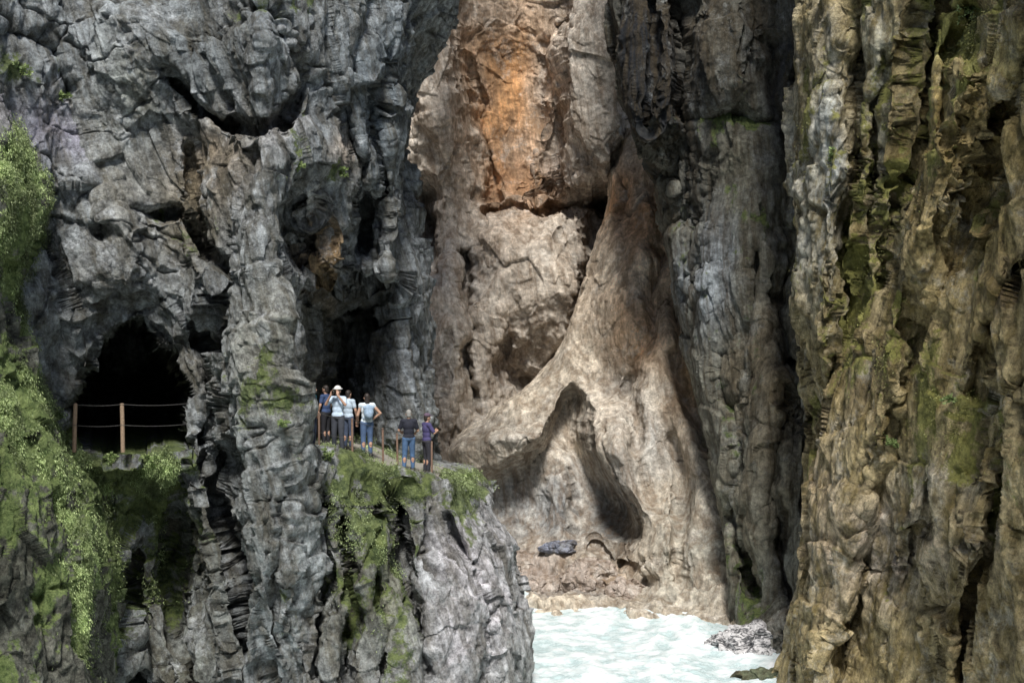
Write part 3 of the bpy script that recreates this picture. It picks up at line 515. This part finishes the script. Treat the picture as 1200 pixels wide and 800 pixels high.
def person(loc,rz,H,label,shirt,trouser,hair,arms,legs=((.10,.0),(.10,.0)),hat=None,sleeve=.6,shorts=False,headyaw=0,longhair=False,lean=0):
    k=H/1.72; root=empty('person',loc,rz); root.scale=(k,k,k); tag(root,label,'person')
    sh=[Vector((s*.17,lean,1.40)) for s in(-1,1)]; hip=[Vector((s*.09,0,.92)) for s in(-1,1)]
    ank=[Vector((s*legs[i][0],legs[i][1],.08)) for i,s in enumerate((-1,1))]; kn=[(hip[i]+ank[i])*.5+Vector((0,.03,.0)) for i in(0,1)]
    hc=Vector((0,lean+.02,1.605)); Rh=Matrix.Rotation(headyaw,3,'Z')
    def h(v): return hc+Rh@Vector(v)
    def torso(bm,g):
        ell(bm,(0,lean*.3,.97),(.155+g,.105+g,.13)); ell(bm,(0,lean*.5,1.12),(.135+g,.095+g,.16)); ell(bm,(0,lean*.8,1.28),(.155+g,.105+g,.17))
        cap(bm,sh[0],sh[1],.055+g,.055+g); cap(bm,(0,lean,1.38),(0,lean,1.42),.07+g,.06+g)
    bm=bmesh.new(); torso(bm,0); cap(bm,(0,lean,1.40),(0,lean+.01,1.53),.056,.052)
    ell(bm,h((0,0,.01)),(.074,.092,.105)); ell(bm,h((0,.03,-.055)),(.055,.06,.055)); cap(bm,h((0,.085,.0)),h((0,.104,-.03)),.010,.015)
    for s in(-1,1): ell(bm,h((s*.077,-.005,-.01)),(.012,.02,.03)); 
    cap(bm,h((-.02,.083,-.06)),h((.02,.083,-.06)),.009,.009); cap(bm,h((-.04,.078,.03)),h((.04,.078,.03)),.012,.012)
    for i in(0,1):
        e,w=Vector(arms[i][0]),Vector(arms[i][1]); cap(bm,sh[i],e,.05,.038); cap(bm,e,w,.039,.026); hand(bm,w,arms[i][2] if len(arms[i])>2 else (w-e),(0,1,.2))
        cap(bm,hip[i],kn[i],.085,.056); cap(bm,kn[i],(kn[i]+ank[i])*.5+Vector((0,-.02,.05)),.055,.056); cap(bm,(kn[i]+ank[i])*.5+Vector((0,-.02,.05)),ank[i],.055,.036)
        cap(bm,ank[i]+Vector((0,-.03,-.04)),ank[i]+Vector((0,.13,-.05)),.035,.028)
    melt('body',bm,M_skin,root,.0085,2)
    bm=bmesh.new(); torso(bm,.02)
    for i in(0,1):
        e=Vector(arms[i][0])
        if sleeve>0: cap(bm,sh[i],sh[i].lerp(e,min(1,sleeve)),.068,.06)
        if sleeve>1: cap(bm,e,e.lerp(Vector(arms[i][1]),sleeve-1),.056,.044)
    melt('shirt',bm,shirt,root,.014,3)
    bm=bmesh.new(); ell(bm,(0,0,.93),(.172,.125,.11))
    for i in(0,1):
        cap(bm,hip[i],kn[i],.10,.075)
        if not shorts: cap(bm,kn[i],ank[i]+Vector((0,0,.04)),.075,.058)
    melt('trousers',bm,trouser,root,.014,3)
    for i in(0,1):
        bm=bmesh.new(); a=ank[i]; cap(bm,a+Vector((0,-.04,-.04)),a+Vector((0,.06,-.045)),.044,.044); cap(bm,a+Vector((0,.06,-.045)),a+Vector((0,.15,-.055)),.044,.03); cap(bm,a,a+Vector((0,0,.03)),.05,.052)
        melt('shoe',bm,M_shoe,root,.01,2)
    bm=bmesh.new(); ell(bm,h((0,-.015,.035)),(.083,.096,.096)); ell(bm,h((0,-.05,-.03)),(.07,.055,.075))
    if longhair: ell(bm,h((0,-.06,-.10)),(.07,.04,.12))
    melt('hair',bm,hair,root,.012,1)
    for s in(-1,1):
        bm=bmesh.new(); ell(bm,h((s*.03,.086,.008)),(.011,.008,.007)); bmobj('eye',bm,M_eye,root,True)
    if hat:
        bm=bmesh.new(); ell(bm,h((0,-.005,.075)),(.09,.105,.07)); 
        if hat[1]=='brim': ell(bm,h((0,0,.055)),(.135,.15,.014))
        else: ell(bm,h((0,.1,.06)),(.07,.085,.012))
        melt('hat',bm,hat[0],root,.01,1)
    return root
def pl(px,Y,dz=0): x=(px-600)/F*Y; return (x,Y,pathz(x)+.03+dz)
M_dkhair=plain('dark_hair',(.03,.022,.018),.6,40); M_grey=plain('grey_hair',(.30,.29,.27),.7,40)
R=math.radians
person(pl(366,38.6),R(-100),1.66,'person in a teal shirt standing behind the first railing post, half hidden by the rock',cloth('teal_cloth',(.04,.32,.44)),cloth('navy_cloth',(.03,.04,.07)),M_dkhair,[((-.25,.02,1.14),(-.22,.10,.90)),((.25,.02,1.14),(.20,.2,1.0))])
person(pl(396,38.2),R(165),1.76,'person in pale blue shirt and white hat raising a camera to the face',cloth('pale_blue_cloth',(.56,.68,.82)),cloth('dark_grey_cloth',(.05,.055,.07)),M_dkhair,[((-.27,.17,1.25),(-.10,.26,1.50),(.3,-.1,.7)),((.27,.17,1.25),(.10,.26,1.50),(-.3,-.1,.7))],hat=(cloth('white_hat',(.75,.75,.72)),'brim'),legs=((.13,.03),(.12,-.05)),sleeve=.75)
person(pl(382,39.4),R(60),1.64,'person in a dark blue shirt standing behind and left of the white hatted one',cloth('dark_blue_cloth',(.04,.07,.16)),cloth('black_trousers',(.02,.02,.025)),M_dkhair,[((-.25,.02,1.14),(-.22,.12,.92)),((.25,.02,1.14),(.22,.12,.92))])
person(pl(408,39.5),R(-30),1.64,'person in a pale shirt standing behind and right of the white hatted one',cloth('pale_cloth',(.50,.60,.70)),cloth('slate_trousers',(.06,.08,.13)),M_dkhair,[((-.25,.02,1.14),(-.22,.12,.92)),((.25,.02,1.14),(.22,.12,.92))])
person(pl(430,38.8),R(20),1.72,'person in a pale grey sleeveless top with one hand on the hip',cloth('grey_white_cloth',(.66,.73,.78)),cloth('denim',(.08,.13,.24)),M_dkhair,[((-.26,.0,1.13),(-.24,.14,.95)),((.36,-.06,1.18),(.19,.06,1.02),(-.6,.3,-.3))],sleeve=.15,longhair=True)
person(pl(479,39.7),R(10),1.72,'person in a black T-shirt and blue jeans with grey hair, back turned',cloth('black_cloth',(.016,.018,.03)),cloth('blue_denim',(.08,.15,.28)),M_grey,[((-.27,.04,1.15),(-.20,.24,1.10)),((.26,.04,1.14),(.20,.22,1.06))],legs=((.13,0),(.12,.04)),sleeve=.7)
person(pl(500,40.5),R(-60),1.70,'person in a violet navy top holding a camera low, farthest along the path',cloth('violet_cloth',(.07,.06,.16)),cloth('charcoal_cloth',(.03,.03,.04)),M_dkhair,[((-.24,.12,1.17),(-.08,.30,1.22),(.5,.5,.2)),((.24,.12,1.17),(.08,.30,1.22),(-.5,.5,.2))],sleeve=.8,hat=(cloth('cap_cloth',(.12,.08,.12)),'peak'))
def camera_thing(loc,rz,label):
    root=empty('camera',loc,rz); tag(root,label,'camera')
    bm=bmesh.new(); bmesh.ops.create_cube(bm,size=1,matrix=Matrix.Diagonal((.13,.055,.085,1))); bmesh.ops.create_cube(bm,size=1,matrix=Matrix.Translation((0,0,.052))@Matrix.Diagonal((.05,.05,.03,1))); bmesh.ops.bevel(bm,geom=bm.edges[:],offset=.008,segments=2); bmobj('camera_body',bm,M_eye,root)
    bm=bmesh.new(); tube(bm,[(0,.02,0),(0,.09,0),(0,.095,0)],[.035,.038,.03],14); bmobj('lens',bm,M_eye,root)
def fwd(l,rz,f,z): return (l[0]-math.sin(rz)*f,l[1]+math.cos(rz)*f,l[2]+z)
camera_thing(fwd(pl(396,38.2),R(165),.27,1.62),R(165),'black camera held to the face of the person in the white hat')
camera_thing(fwd(pl(500,40.5),R(-60),.36,1.24),R(-60),'black camera held low by the farthest person')
def backpack(loc,rz,mat,label):
    root=empty('backpack',loc,rz); tag(root,label,'backpack')
    bm=bmesh.new(); ell(bm,(0,0,0),(.14,.085,.21)); ell(bm,(0,-.07,-.06),(.10,.05,.10)); cap(bm,(-.1,0,.12),(.1,0,.12),.06,.06); melt('bag',bm,mat,root,.014,2)
    for s in(-1,1):
        bm=bmesh.new(); tube(bm,[(s*.09,.05,.14),(s*.10,.14,.17),(s*.11,.27,.12),(s*.12,.29,-.02),(s*.13,.2,-.16),(s*.12,.05,-.17)],.016,8); bmobj('strap',bm,mat,root,True)
backpack(fwd(pl(430,38.8),R(20),-.19,1.22),R(20),cloth('slate_bag',(.30,.40,.52)),'slate blue backpack on the person in the pale grey top')
# ---------------------------------------------------------------- light, camera
d=Vector((.0,.62,-.79)).normalized()
su=bpy.data.lights.new('sun','SUN'); su.energy=4.8; su.angle=R(11); su.color=(1,.975,.93); so=bpy.data.objects.new('sun',su); COL.objects.link(so); so.rotation_euler=d.to_track_quat('-Z','Y').to_euler(); so.location=(0,0,60)
w=bpy.data.worlds.new('World'); SC.world=w; w.use_nodes=True; nt=w.node_tree; sk=nt.nodes.new('ShaderNodeTexSky'); sk.sky_type='NISHITA'; sk.sun_disc=False; sk.sun_elevation=math.asin(-d.z); sk.sun_rotation=math.atan2(-d.x,-d.y); nt.links.new(sk.outputs[0],nt.nodes['Background'].inputs[0]); nt.nodes['Background'].inputs[1].default_value=.13
cd=bpy.data.cameras.new('camera_view'); cd.sensor_width=36; cd.lens=F*36/1200; cd.clip_end=1000; co=bpy.data.objects.new('camera_view',cd); COL.objects.link(co); co.location=(0,0,CZ); co.rotation_euler=(R(90),0,0); SC.camera=co
SC.view_settings.view_transform='Standard'; SC.view_settings.look='None'; SC.view_settings.exposure=0
